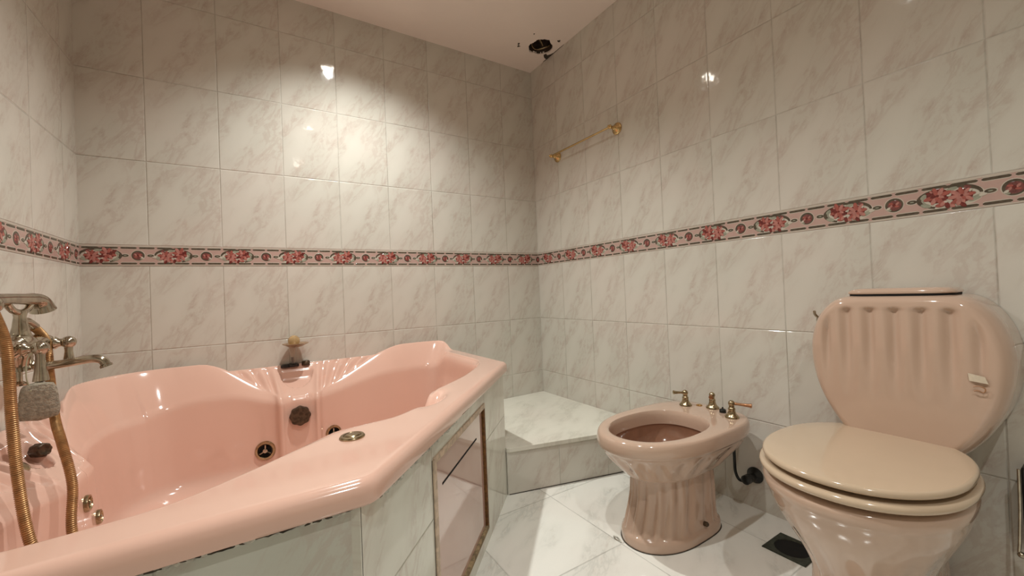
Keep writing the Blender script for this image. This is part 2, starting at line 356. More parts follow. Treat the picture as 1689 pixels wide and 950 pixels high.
def border(name, P0, du, nrm, length, start, per=0.2255):
    P0 = Vector(P0); du = Vector(du); nrm = Vector(nrm); b = MB(); UZ = Vector((0,0,1))
    pt = lambda u, v, h: P0 + du*u + UZ*v + nrm*h
    b.box(0,0,0,0,0,0) if False else None
    def poly(pts, h, mi):
        if any(u < 0.0003 or u > length-0.0003 for u, v in pts):
            pts = [(min(max(u,0.0003), length-0.0003), min(max(v,0.0008),BH-0.0008)) for u, v in pts]
            if max(p[0] for p in pts)-min(p[0] for p in pts) < 0.001: return
        m = len(pts); c = (sum(p[0] for p in pts)/m, sum(p[1] for p in pts)/m)
        base = [pt(u, v, h-0.0006) for u, v in pts]
        top = [pt(c[0]+(u-c[0])*0.9, c[1]+(v-c[1])*0.9, h) for u, v in pts]
        b.add(base+top+[pt(c[0], c[1], h+0.0002)], [(i,(i+1)%m,m+(i+1)%m,m+i) for i in range(m)]+[(m+i,m+(i+1)%m,2*m) for i in range(m)], mi)
    def ell(u, v, a, c, h, mi, m=18, rot=0):
        poly([(u+a*cos(t)*cos(rot)-c*sin(t)*sin(rot), v+a*cos(t)*sin(rot)+c*sin(t)*cos(rot)) for t in [2*pi*k/m for k in range(m)]], h, mi)
    def dash(u0, u1, v, w, h, mi):
        r = w/2; pts = []
        for k in range(7): a = -pi/2+pi*k/6; pts.append((u1-r+r*cos(a), v+r*sin(a)))
        for k in range(7): a = pi/2+pi*k/6; pts.append((u0+r+r*cos(a), v+r*sin(a)))
        poly(pts, h, mi)
    def arc(u, v, a, c, t0, t1, w, h, mi, m=14):
        for k in range(m):
            ta = t0+(t1-t0)*k/m; tb = t0+(t1-t0)*(k+1.12)/m
            wa = w*(0.55+0.45*sin(pi*(k+0.5)/m))
            poly([(u+(a-wa)*cos(ta), v+(c-wa)*sin(ta)), (u+a*cos(ta), v+c*sin(ta)), (u+a*cos(tb), v+c*sin(tb)), (u+(a-wa)*cos(tb), v+(c-wa)*sin(tb))], h, mi)
    def flower(u, v, r, ph, cols, h):
        ell(u, v, r*0.8, r*0.72, h-0.0002, 6)
        for k in range(8):
            a = ph+2*pi*k/8; rr = r*(0.80+0.25*random.random())
            ell(u+cos(a)*rr*0.62, v+sin(a)*rr*0.58, rr*0.46, rr*0.21, h+0.0002*(k % 2), cols[k % len(cols)], 12, a)
        for k in range(5):
            a = ph+0.5+2*pi*k/5; ell(u+cos(a)*r*0.28, v+sin(a)*r*0.28, r*0.27, r*0.14, h+0.0005, cols[(k+1) % len(cols)], 10, a)
        ell(u, v, r*0.13, r*0.13, h+0.0008, 6, 8)
    # base band
    b.add([pt(0,0,0.0),pt(length,0,0.0),pt(length,BH,0.0),pt(0,BH,0.0),pt(0,0.001,0.0012),pt(length,0.001,0.0012),pt(length,BH-0.001,0.0012),pt(0,BH-0.001,0.0012)],
          [(4,5,6,7),(0,1,5,4),(7,6,2,3),(3,0,4,7),(1,2,6,5)], 0)
    b.add([pt(0,BH-0.0045,0.0016),pt(length,BH-0.0045,0.0016),pt(length,BH-0.0008,0.0016),pt(0,BH-0.0008,0.0016)], [(0,1,2,3)], 1)
    b.add([pt(0,0.0008,0.0016),pt(length,0.0008,0.0016),pt(length,0.0035,0.0016),pt(0,0.0035,0.0016)], [(0,1,2,3)], 1)
    k0 = int(math.floor((-start)/per))-1; k1 = int(length/per)+2
    for k in range(k0, k1):
        c = start+k*per                                  # flower centre
        if c+per < 0 or c-per > length: continue
        for q in range(4):                               # dashes along both edges
            s0 = c-per/2+per*q/4
            for v in (0.0095, BH-0.0105):
                if s0+0.055 < 0 or s0 > length: continue
                dash(s0+0.0012, s0+per/4-0.0012, v, 0.0120, 0.0014, 1)
                dash(s0+0.0030, s0+per/4-0.0030, v, 0.0078, 0.0018, 2)
        m = c+per/2                                      # medallion between flowers
        if -0.03 < m < length+0.03:
            ell(m, BH/2, 0.0235, 0.0235, 0.0015, 1, 24); ell(m, BH/2, 0.0212, 0.0212, 0.0019, 2, 24)
            ell(m+0.001, BH/2-0.001, 0.0162, 0.0162, 0.0022, 3, 20)
            for t in range(6): ell(m+0.008*cos(t*1.05+0.4), BH/2+0.008*sin(t*1.05+0.4), 0.0058, 0.0032, 0.0026, (5,3,4)[t % 3], 10, t*1.05+0.9)
            ell(m, BH/2, 0.004, 0.004, 0.003, 6, 10); ell(m-0.013, BH/2-0.009, 0.006, 0.0035, 0.0028, 1, 10, 0.7); ell(m-0.010, BH/2-0.014, 0.004, 0.0028, 0.0028, 7, 10)
        for sg in (-1, 1):
            e = m+sg*0.039
            if 0.01 < e < length-0.01: ell(e, BH/2, 0.0135, 0.0080, 0.0015, 1, 16); ell(e, BH/2, 0.0112, 0.0058, 0.0019, 2, 16); ell(e, BH/2, 0.0050, 0.0020, 0.0022, 7, 10)
        if c < -0.07 or c > length+0.07: continue
        v0 = BH/2                                        # cartouche
        ell(c, v0, 0.068, 0.034, 0.0015, 1, 30)
        arc(c-0.004, v0, 0.061, 0.030, pi*0.62, pi*1.36, 0.0105, 0.0019, 2)
        arc(c+0.002, v0+0.002, 0.060, 0.030, -0.05, pi*0.60, 0.0105, 0.0019, 2)
        arc(c-0.002, v0, 0.052, 0.022, pi*0.80, pi*1.2, 0.004, 0.0019, 7)
        ell(c+0.048, v0-0.012, 0.014, 0.006, 0.0022, 7, 12, 0.5); ell(c+0.060, v0-0.007, 0.010, 0.004, 0.0022, 1, 12, 0.2)
        ell(c-0.046, v0-0.016, 0.012, 0.006, 0.0022, 7, 12, -0.4); ell(c-0.050, v0+0.010, 0.009, 0.005, 0.0022, 7, 12, 0.8)
        ell(c+0.006, v0+0.021, 0.012, 0.005, 0.0021, 7, 12, 0.2); ell(c+0.035, v0+0.020, 0.008, 0.005, 0.0021, 3, 12, -0.5)
        flower(c-0.022, v0+0.007, 0.028, 0.3, (4,5,4,6), 0.0028)
        flower(c+0.024, v0-0.001, 0.026, 0.9, (5,4,5), 0.0028)
        for t in range(7):
            a = t*0.9; ell(c-0.018+0.010*t/1.4, v0-0.020+0.005*sin(a*2), 0.0095, 0.005, 0.0032+0.0002*(t % 3), (4,5,6,5)[t % 4], 10, a)
        for (qx, qy) in ((-0.034, 0.020), (0.0, 0.004), (-0.006,-0.012), (0.040, 0.010)): ell(c+qx, v0+qy, 0.0045, 0.0028, 0.0038, (1,7,1,5)[int(abs(qx)*100) % 4], 8, qx*30)
    return struct(b.build(name, BM, smooth=False, recalc=False))
border('trim_1', (0, 0, BB), (-1, 0, 0), (0, -1, 0), -L, 0.11, 0.2250)
border('trim_2', (0, -0.0025, BB), (0, -1, 0), (-1, 0, 0), -BK-0.003, 0.1125, 0.2263)
border('trim_3', (L, -0.0025, BB), (0, -1, 0), (1, 0, 0), -BK-0.003, 0.145, 0.2263)

# ------------------------------------------------------------------ tub surround (tiled apron) with access door
A0 = Vector((-0.721, -0.698)); DGl = 1.117; A1 = A0+DG*DGl        # diagonal face line
NG = Vector((-DG.y, DG.x));                                       # outward normal
if NG.dot(Vector((1,-1))) < 0: NG = -NG
sur = thing('tub_surround', 'grey marble tiled surround boxing in the pink corner bath', 'bath panel', (-1.2, -1.0, 0))
ZA = 0.536
def dpt(al, off, z): p = A0+DG*al+NG*off; return (p.x, p.y, z)
def dbox(mb, a0, a1, o0, o1, z0, z1, mi=None):
    mb.add([dpt(a0,o0,z0),dpt(a1,o0,z0),dpt(a1,o1,z0),dpt(a0,o1,z0),dpt(a0,o0,z1),dpt(a1,o0,z1),dpt(a1,o1,z1),dpt(a0,o1,z1)],
           [(0,3,2,1),(4,5,6,7),(0,1,5,4),(1,2,6,5),(2,3,7,6),(3,0,4,7)], mi)
PA, PB, PZ0, PZ1 = 0.325, 0.806, 0.050, 0.484
b = MB()
dbox(b, 0, PA, -0.04, 0, 0, ZA); dbox(b, PB, DGl, -0.04, 0, 0, ZA); dbox(b, PA, PB, -0.04, 0, 0, PZ0); dbox(b, PA, PB, -0.04, 0, PZ1, ZA)
b.build('diagonal_side', M['apron_diag'], sur, smooth=False)
b = MB(); b.box(L+0.001, A1.x, -1.505, -1.465, 0, ZA); b.build('front_side', M['apron_front'], sur, smooth=False)
b = MB(); b.box(-0.761, -0.721, A0.y, -0.001, 0, ZA); b.build('right_side', M['wall_left'], sur, smooth=False)
b = MB()                                            # corner bead between front and diagonal
b.tube([(A1.x+0.001, A1.y+0.004, 0.0), (A1.x+0.001, A1.y+0.004, ZA)], 0.0024, 8); b.build('corner_joint', M['grime'], sur)
# dirty silicone under the lip
b = MB(); random.seed(3)
def bead(pf, n0, rr):
    pts = []
    for i in range(n0):
        t = i/(n0-1); x, y = pf(t); pts.append((x, y, ZA-0.001-0.003*random.random()))
    b.tube(pts, lambda t: 0.001+rr*(0.2+random.random()**2), 7)
bead(lambda t: tuple(A0+DG*(DGl*(0.02+0.62*t))+NG*0.006), 110, 0.003)
bead(lambda t: tuple(A0+DG*(DGl*(0.60+0.36*t))+NG*0.012), 90, 0.0065)
b.build('caulk_line', M['caulk'], sur); b = MB()
bead(lambda t: (A1.x-0.02-0.95*0.7*t, -1.512), 120, 0.0034)
b.build('caulk_line', M['caulk'], sur)
b = MB()
bead(lambda t: (A1.x-0.01-0.55*t, -1.5135), 90, 0.0012); b.build('grime_line', M['grime'], sur)
b = MB(); bead(lambda t: tuple(A0+DG*(DGl*(0.05+0.55*t))+NG*0.002), 90, 0.0016)
b.build('grime_line', M['grime'], sur)
door = MB(); dbox(door, PA+0.020, PB-0.014, -0.020, -0.006, PZ0+0.012, PZ1-0.016)
dr = door.build('access_door', M['door_pink'], sur, smooth=False, bevel=0.001)
dr['label'] = 'glossy pink access door with dark finger slot'
b = MB(); dbox(b, 0.417, 0.735, -0.0062, -0.0052, 0.3905, 0.3960); b.build('finger_slot', M['void'], dr, smooth=False)
b = MB()
dbox(b, PA+0.004, PB, -0.03, 0.004, PZ1-0.014, PZ1+0.004); dbox(b, PB-0.013, PB+0.005, -0.03, 0.005, PZ0, PZ1)
fr = b.build('door_frame', M['frame_trim'], sur, smooth=False, bevel=0.0015)
b = MB(); dbox(b, PB+0.005, PB+0.0065, -0.01, 0.0006, PZ0, PZ1); dbox(b, PA+0.022, PB-0.016, -0.021, -0.0015, PZ1-0.0165, PZ1-0.0135); b.build('dark_gap', M['grime'], sur, smooth=False)
b = MB(); dbox(b, PA, PA+0.016, -0.03, 0.002, PZ0+0.005, PZ1-0.004); b.build('rusty_jamb', M['rust'], sur, smooth=False)
b = MB(); dbox(b, PA, PB, -0.03, 0.003, PZ0-0.004, PZ0+0.012); b.build('sill', M['dirty_wood'], sur, smooth=False, bevel=0.002)

# ------------------------------------------------------------------ step in the back right corner
st = thing('corner_step', 'low marble tiled step in the back right corner beside the bath', 'step', (-0.35, -0.4, 0))
R0 = Vector((-0.7205, -0.704)); R1 = Vector((-0.001, -0.887))
b = MB(); z = 0.184
b.add([(-0.7205,-0.001,0),(-0.001,-0.001,0),(R1.x,R1.y,0),(R0.x,R0.y,0),(-0.7205,-0.001,z),(-0.001,-0.001,z),(R1.x,R1.y,z),(R0.x,R0.y,z)],
      [(0,1,2,3),(7,6,5,4),(3,2,6,7),(0,3,7,4),(1,0,4,5),(2,1,5,6)])
b.build('riser', M['riser'], st, smooth=False)
b = MB(); e = Vector((-0.1, -0.42)).normalized()*0.010
P = [(-0.7205,-0.001),(-0.001,-0.001),(-0.001,R1.y-0.016),(-0.7205+0.010,R0.y-0.011),(-0.7205,R0.y-0.001)]
b.loft([[(x,y,zz) for x,y in P] for zz in (0.184, 0.2025)], True, True)
b.build('marble_slab', M['slab'], st, smooth=False, bevel=0.002)
b = MB(); b.tube([(R0.x+0.005, R0.y-0.001, 0.0015), (R1.x, R1.y-0.001, 0.0015)], 0.0022, 6); b.build('base_joint', M['grime'], st)

# ------------------------------------------------------------------ corner bath
tub = thing('corner_bath', 'large glossy pink corner whirlpool bath in the back left corner', 'bathtub', (-1.45, -0.75, 0.54))
def off_line(): pass
LIP = 0.020
Rr = A0+NG*LIP; Cc = A1+NG*LIP
yF = -1.505-LIP*0.8
# intersection of lip lines
tR = (-0.700-Rr.x)/DG.x; RC = Rr+DG*tR
tC = (yF-Rr.y)/DG.y; CC = Rr+DG*tC
outer_poly = [(-0.700, -0.002), (L+0.002, -0.002), (L+0.002, yF), (CC.x, CC.y), (RC.x, RC.y)]
def round_poly(P, rad, n=10):
    out = []; m = len(P)
    for i in range(m):
        p = Vector(P[i]); a = (Vector(P[i-1])-p).normalized(); c = (Vector(P[(i+1) % m])-p).normalized(); r = rad[i]
        ang = a.angle(c); tl = r/math.tan(ang/2)
        s_, e_ = p+a*tl, p+c*tl
        for k in range(n+1):
            t = k/n; out.append((1-t)**2*s_+2*t*(1-t)*p+t*t*e_)
    return out
OP = round_poly(outer_poly, [0.004, 0.003, 0.004, 0.045, 0.025])
C0 = Vector((-1.47, -0.72))
# inner edge control points (x, y)
IN = [(-0.785,-0.56),(-0.782,-0.40),(-0.785,-0.24),(-0.815,-0.135),(-0.90,-0.108),(-1.05,-0.112),(-1.20,-0.122),(-1.31,-0.140),(-1.368,-0.158),(-1.386,-0.180),(-1.398,-0.186),(-1.410,-0.176),(-1.430,-0.170),(-1.468,-0.169),(-1.506,-0.170),(-1.526,-0.176),(-1.538,-0.186),(-1.550,-0.180),(-1.568,-0.158),(-1.62,-0.140),(-1.72,-0.120),(-1.84,-0.114),(-1.94,-0.128),
      (-2.015,-0.178),(-2.062,-0.25),(-2.078,-0.35),(-2.074,-0.46),(-2.056,-0.555),(-2.034,-0.60),(-2.026,-0.618),(-2.024,-0.70),(-2.026,-0.785),(-2.036,-0.805),(-2.058,-0.86),(-2.082,-0.98),
      (-2.112,-1.15),(-2.10,-1.30),(-2.03,-1.398),(-1.92,-1.426),(-1.80,-1.418),(-1.72,-1.396),(-1.626,-1.325),(-1.53,-1.238),(-1.462,-1.186),(-1.405,-1.178),
      (-1.335,-1.176),(-1.27,-1.140),(-1.235,-1.105),(-1.195,-1.045),(-1.145,-0.975),(-1.105,-0.945),(-1.00,-0.862),(-0.93,-0.790),(-0.865,-0.715),(-0.815,-0.645)]
ICR = [Vector((p.x, p.y)) for p in cr([(x,y,0) for x,y in IN], 10, True)]
def ray_hit(poly, th):
    d = Vector((cos(th), sin(th))); best = None; m = len(poly)
    for i in range(m):
        a = poly[i]-C0; e = poly[(i+1) % m]-poly[i]
        den = d.x*e.y-d.y*e.x
        if abs(den) < 1e-12: continue
        t = (a.x*e.y-a.y*e.x)/den; s_ = (a.x*d.y-a.y*d.x)/den
        if t > 0 and -1e-6 <= s_ <= 1+1e-6: best = t if best is None else max(best, t)
    return best
NT_ = 900
TH = [2*pi*k/NT_ for k in range(NT_)]
RO = [ray_hit(OP, t) for t in TH]; RI = [ray_hit(ICR, t) for t in TH]
ZD = 0.577
def gauss(x, s): return math.exp(-(x/s)**2)
def zones(px, py):
    """how far the ridge has climbed, console weight, offset from the console, crease height, fade"""
    if (py > -0.25 and px > -1.99) :
        c = -1.468; sc = px-c; a = abs(sc); cons = 1-sstep(0.10, 0.30, a)
        rise = sstep(0.03, 0.47, a) if sc > 0 else sstep(0.03, 0.33, a)
        zc = 0.449+(0.064*sstep(0.06, 0.45, a) if sc > 0 else 0.050*sstep(0.06, 0.28, a)-0.035*sstep(0.35, 0.6, a))
        fade = sstep(-0.245, -0.125, py) if px > -0.95 else 1.0
        if px < -1.95: rise *= 1-0.25*sstep(-1.95, -2.06, px) if False else 1
        return rise, cons, sc, zc, fade
    if px < -1.98 and py > -1.30:
        c = -0.71; sc = py-c; a = abs(sc); cons = 1-sstep(0.10, 0.30, a)
        rise = sstep(0.03, 0.42, a) if sc > 0 else 0.75*sstep(0.03, 0.40, a)
        zc = 0.446+0.016*sstep(0.06, 0.3, a)
        fade = 1.0 if sc > 0 else 1-sstep(0.34, 0.56, a)
        return rise, cons, sc, zc, fade
    return 0, 0, 0, 0.5, 0
def deck_z(x, y, s, Z, wd=0.1):
    hump, cons, sc, zc, fade = Z
    if fade <= 0: return ZD
    a = abs(sc); rise = hump                      # hump carries how far the ridge has climbed
    sr = max(lerp(1.0, 0.22, rise**0.8), 1-0.088/wd); zr = lerp(0.452, ZD+0.045, rise)
    zc2 = min(zc, zr-0.004)
    if s <= sr:
        t = s/sr; z = lerp(ZD-0.003, zr, t**0.85 if rise < 0.6 else sstep(0, 1, t))
        if a > 0.050 and rise < 0.95:
            am = 0.0115*sstep(0.055, 0.085, a)*(1-sstep(0.55, 0.95, rise))*sin(pi*min(1, t))**0.6
            z += am*sin((a*(1.0+0.5*s)-0.035*s)*2*pi/0.054)
    else:
        t = (s-sr)/(1-sr+1e-6); z = lerp(zr, zc2, t**1.15)
    r = sqrt((sc/0.058)**2+((s-0.20)/0.52)**2)
    if s > 0.12: z -= 0.034*(1-sstep(0.86, 1.0, r))*sstep(0.12, 0.20, s)
    return lerp(ZD, z, fade)
# hand grip in the front deck
G0 = Vector((-1.185, -1.075)); GD = Vector((0.66, 0.75)).normalized(); GN = Vector((GD.y, -GD.x))
def grip(x, y):
    p = Vector((x, y))-G0; a = p.dot(GD); c = p.dot(GN)
    hollow = -0.048*gauss(a, 0.055)*gauss(c+0.004, 0.024)
    lip = 0.016*gauss(a, 0.080)*gauss(c+0.048, 0.015)
    return hollow+lip
rings = []
def ring(fn): rings.append([fn(k) for k in range(NT_)])
def P2(k, r): return C0.x+cos(TH[k])*r, C0.y+sin(TH[k])*r
# under-lip and rounded outside edge (only leaves the wall on the open sides)
RRD = 0.024
for (ins, z) in ((0.016, ZA), (0.001, ZA+0.001), (0.0, ZA+0.006)):
    ring(lambda k: (*P2(k, RO[k]-ins), z))
for q in range(0, 9):
    a = q/8*pi/2
    ring(lambda k: (*P2(k, RO[k]-RRD*(1-cos(a))), ZD-RRD*0.95+RRD*0.95*sin(a) if not (P2(k, RO[k])[1] > -0.01 or P2(k, RO[k])[0] < L+0.01) else lerp(ZD-RRD*0.95, ZD, sin(a))))
ZN = [zones(*P2(k, RI[k])) for k in range(NT_)]
ND = 34
for i in range(1, ND+1):
    s = i/ND
    def f(k):
        r = lerp(RO[k]-RRD, RI[k], s); x, y = P2(k, r); z = deck_z(x, y, s, ZN[k], RO[k]-RRD-RI[k])
        z += grip(x, y)*(1 if ZN[k][4] == 0 else 0)
        if ZN[k][4] < 1: z -= 0.010*(1-ZN[k][4])*sstep(0.80, 1.0, s)**2
        return (x, y, z)
    ring(f)
edge = rings[-1]
# walls
NW = 26; ZB = 0.13
for i in range(1, NW+1):
    t = i/NW
    def f(k):
        zt = edge[k][2]; col = ZN[k][1]*ZN[k][4]
        z = lerp(zt, ZB, min(1, t*1.0)) if t < 0.82 else lerp(lerp(zt, ZB, 0.82), ZB, sin((t-0.82)/0.18*pi/2))
        ins = 0.010*sstep(0, 0.05, t) + 0.040*t*(1-0.5*col) + 0.07*sstep(0.80, 1.0, t)**2 + 0.10*(1-ZN[k][4])*sstep(0.2, 1, t)
        # moulded seat shelf round the basin
        return (*P2(k, RI[k]-ins), z)
    ring(f)
for i in range(1, 6):
    ring(lambda k: (*P2(k, (RI[k]-0.135-0.10*(1-ZN[k][4]))*(1-i/5)+0.0005), ZB-0.01*i/5))
b = MB(); b.loft(rings, False, True)
shell = b.build('bath_shell', M['acrylic'], tub, angle=75)

def disc_on(name, c, nrm, prof, mat, parent, n=36, extra=None):
    b = MB(); b.lathe(prof, c, nrm, n); 
    if extra: extra(b)
    return b.build(name, mat, parent)
def jet(c, nrm, r, parent=tub, lab=None):
    nrm = Vector(nrm).normalized(); c = Vector(c)
    o = disc_on('water_jet', c-nrm*0.004, nrm, [(r,0),(r,0.007),(r*0.93,0.012),(r*0.72,0.013),(r*0.62,0.007),(r*0.60,0.002)], M['nickel'], parent)
    b = MB(); b.lathe([(r*0.60,0.004),(r*0.5,0.004),(0.001,0.004)], c-nrm*0.002, nrm, 28)
    b.build('nozzle_socket', M['void'], o)
    b = MB(); ax = nrm; t = ax.cross(Vector((0,0,1))).normalized(); u = ax.cross(t)
    for k in range(3):
        a = 2*pi*k/3+0.5; b.tube([c+nrm*0.003, c+nrm*0.005+(t*cos(a)+u*sin(a))*r*0.6], r*0.07, 6)
    b.lathe([(r*0.22,0.0),(r*0.22,0.008),(r*0.12,0.010),(r*0.001,0.010)], c, nrm, 16)
    b.build('nozzle', M['chrome'], o)
    return o
# inner wall position helper: angle from C0, height -> point on wall and normal
def wallpt(th, z):
    k = int(round((th % (2*pi))/(2*pi)*NT_)) % NT_
    i0 = len(rings)-5-NW
    best = min(range(i0-1, i0+NW), key=lambda i: abs(rings[i][k][2]-z))
    p = Vector(rings[best][k]); q = Vector(rings[best][(k+3) % NT_]); r = Vector(rings[best][(k-3) % NT_])
    up = Vector(rings[max(best-1,0)][k])-Vector(rings[min(best+1, i0+NW-1)][k])
    nrm = (q-r).cross(up).normalized()
    if nrm.dot(Vector((C0.x, C0.y, z))-p) < 0: nrm = -nrm
    return p, nrm
def wall_from(x, y, z): return wallpt(atan2(y-C0.y, x-C0.x), z)
# fittings on the basin walls: (position, surface normal)
FIT = {'big_jet': ((-1.6028,-0.1671,0.2409), (-0.217,-0.974,0.059)), 'right_jet': ((-1.3327,-0.1668,0.2569), (0.206,-0.977,0.061)),
       'small_jet': ((-2.0088,-0.7105,0.3676), (0.998,-0.001,0.062)), 'low_jet': ((-2.0059,-0.6385,0.2996), (0.997,0.047,0.062)),
       'centre_knob': ((-1.4683,-0.1841,0.3691), (0,-0.998,0.062)), 'side_knob': ((-2.1118,-0.6485,0.5129), (0.75,-0.65,0.12)),
       'side_jet': ((-2.1006,-0.772,0.5095), (0.629,-0.011,0.777))}
def fit(k): p, n_ = FIT[k]; return Vector(p), Vector(n_).normalized()
J = {'big_jet': 0.040, 'right_jet': 0.036, 'small_jet': 0.022, 'low_jet': 0.020}
for k_, r in J.items():
    p, nn = fit(k_); jet(p, nn, r)
# round overflow knob on the centre column and its twin by the mixer
def knob(key, r):
    p, nn = fit(key); m = 40
    e1 = nn.cross(Vector((0,0,1))).normalized(); e2 = nn.cross(e1)
    b = MB()
    R_ = lambda k: r*(1+0.045*cos(8*2*pi*k/m))
    rg = []
    for sc, h in ((1.0,-0.004),(1.0,0.016),(0.93,0.022),(0.75,0.024),(0.35,0.0215),(0.01,0.021)):
        rg.append([p+nn*h+(e1*cos(2*pi*k/m)+e2*sin(2*pi*k/m))*R_(k)*sc for k in range(m)])
    b.loft(rg, True, True)
    return b.build('control_knob', M['dark_metal'], tub)
knob('centre_knob', 0.041); knob('side_knob', 0.0175)
pj, nj = fit('side_jet')
disc_on('side_jet', pj-nj*0.003, nj, [(0.018,0),(0.018,0.006),(0.012,0.009),(0.001,0.009)], M['nickel'], tub)
# push button on the front ledge
disc_on('air_button', (-1.448, -1.284, ZD-0.002), (0,0,1), [(0.026,0),(0.0265,0.004),(0.024,0.007),(0.019,0.0075),(0.0175,0.0055),(0.016,0.0075),(0.010,0.009),(0.001,0.0092)], M['nickel'], tub)
# back console fittings: glass-ball lever on a dish, and a cap beside it
b = MB(); b.lathe([(0.021,-0.006),(0.021,0.004),(0.017,0.008),(0.009,0.009)], (-1.510,-0.026,ZD-0.006), n=28)
base = b.build('console_tap', M['black'], tub); base['label'] = 'console tap with amber glass ball over a brass dish on a black foot'
b = MB(); b.lathe([(0.0035,0.0),(0.0035,0.034)], (-1.480,-0.028,ZD), n=12); b.lathe([(0.024,-0.008),(0.024,0.002),(0.019,0.006),(0.004,0.006)], (-1.478,-0.028,ZD-0.002), n=28)
b.build('black_pin', M['black'], base)
b = MB(); b.lathe([(0.007,0.004),(0.010,0.035),(0.015,0.070),(0.019,0.090)], (-1.478,-0.030,ZD), n=24); b.build('clear_stem', M['glass'], base)
b = MB(); b.lathe([(0.010,0.086),(0.030,0.090),(0.055,0.103),(0.0545,0.106),(0.030,0.096),(0.004,0.094)], (-1.468,-0.060,ZD-0.004), n=44); b.build('dish', M['dish'], base)
b = MB(); b.sphere((-1.474,-0.058,ZD+0.113), 0.0255, 28); b.build('ball', M['amber'], base)
b = MB(); b.lathe([(0.018,-0.008),(0.018,0.008),(0.014,0.013),(0.001,0.013)], (-1.425,-0.030,ZD-0.002), n=28); b.build('drain_cap', M['dark_metal'], tub)
# mounting screws
# ------------------------------------------------------------------ bath mixer on the left wall
mx = thing('bath_mixer', 'old chrome bath mixer tap on the left wall above the bath', 'tap', (L, -0.68, 0.78))
def helix_hose(b, pts, r, pitch=0.0042, n=12):
    P = cr(pts, 24); d = [0]
    for i in range(1, len(P)): d.append(d[-1]+(P[i]-P[i-1]).length)
    m = int(d[-1]/(pitch/4)); Q = []; j = 0
    for i in range(m+1):
        s = d[-1]*i/m
        while j < len(d)-2 and d[j+1] < s: j += 1
        Q.append(P[j].lerp(P[j+1], (s-d[j])/max(1e-9, d[j+1]-d[j])))
    b.tube(Q, r, n, rib=lambda i: (1.0, 1.06, 1.0, 0.88)[i % 4])
zB = 0.795; xB = L+0.085
b = MB()
bp = [(-0.835,0.010),(-0.828,0.017),(-0.80,0.021),(-0.775,0.015),(-0.765,0.024),(-0.735,0.029),(-0.705,0.024),(-0.697,0.015),(-0.670,0.021),(-0.640,0.024),(-0.612,0.020),(-0.600,0.014),(-0.585,0.016),(-0.575,0.010)]
cp = cr([(y, r, 0) for y, r in bp], 4)
b.lathe([(p.y, p.x) for p in cp], (xB, 0, zB), (0,1,0), 28)
b.build('valve_body', M['chrome'], mx)
for y in (-0.80, -0.64):
    b = MB(); b.lathe([(0.034,0.0),(0.034,0.004),(0.024,0.010),(0.014,0.016),(0.013,0.080)], (L+0.001, y, zB), (1,0,0), 28); b.build('wall_flange', M['chrome'], mx)
def lever(y, z, ln, r):
    o = MB(); x0 = xB+0.006
    o.lathe([(0.020,0.0),(0.021,0.008),(0.014,0.014),(0.017,0.020),(0.011,0.027),(0.010,0.040)], (x0, y, z), (1,0,0), 24)
    hb = o.build('tap_handle', M['chrome'], mx)
    s_ = MB(); cx = x0+0.045; s_.sphere((cx, y, z), r, 24)
    s_.lathe([(r*0.55,0),(r*0.50,-0.012),(r*0.62,-ln*0.55),(r*0.82,-ln*0.92),(r*0.86,-ln),(r*0.5,-ln-0.002)], (cx, y, z-r*0.75), (0,0,1), 20)
    s_.build('lever', M['chrome'], hb)
lever(-0.790, 0.789, 0.066, 0.0165)
lever(-0.618, 0.789, 0.050, 0.0165)
b = MB()                                            # spout
sp = cr([(xB, -0.705, zB-0.020), (xB+0.004, -0.704, 0.748), (xB+0.022, -0.702, 0.738), (xB+0.06, -0.70, 0.738), (xB+0.10, -0.70, 0.743), (xB+0.123, -0.70, 0.744), (xB+0.138, -0.70, 0.737), (xB+0.145, -0.70, 0.720)], 8)
b.tube(sp, lambda t: 0.0105+0.003*(t > 0.93), 20)
b.build('spout', M['chrome'], mx)
b = MB()                                            # diverter with pull knob below
b.lathe([(0.020,0.0),(0.024,-0.03),(0.017,-0.050),(0.019,-0.054),(0.019,-0.062),(0.006,-0.064),(0.006,-0.086),(0.015,-0.093),(0.014,-0.097),(0.001,-0.099)], (xB, -0.742, zB), (0,0,1), 24)
b.build('diverter', M['chrome'], mx)
b = MB()                                            # cradle post and fork
b.lathe([(0.016,0.01),(0.020,0.02),(0.014,0.045),(0.011,0.070),(0.013,0.082),(0.012,0.086)], (xB, -0.730, zB), (0,0,1), 24)
b.tube(cr([(xB, -0.790, 0.897), (xB, -0.765, 0.882), (xB, -0.730, 0.876), (xB, -0.695, 0.882), (xB, -0.672, 0.897)], 6), 0.0075, 12)
b.tube(cr([(xB, -0.730, 0.855), (xB+0.004, -0.705, 0.852), (xB+0.006, -0.672, 0.838)], 6), 0.0095, 12)
b.build('cradle', M['chrome'], mx)
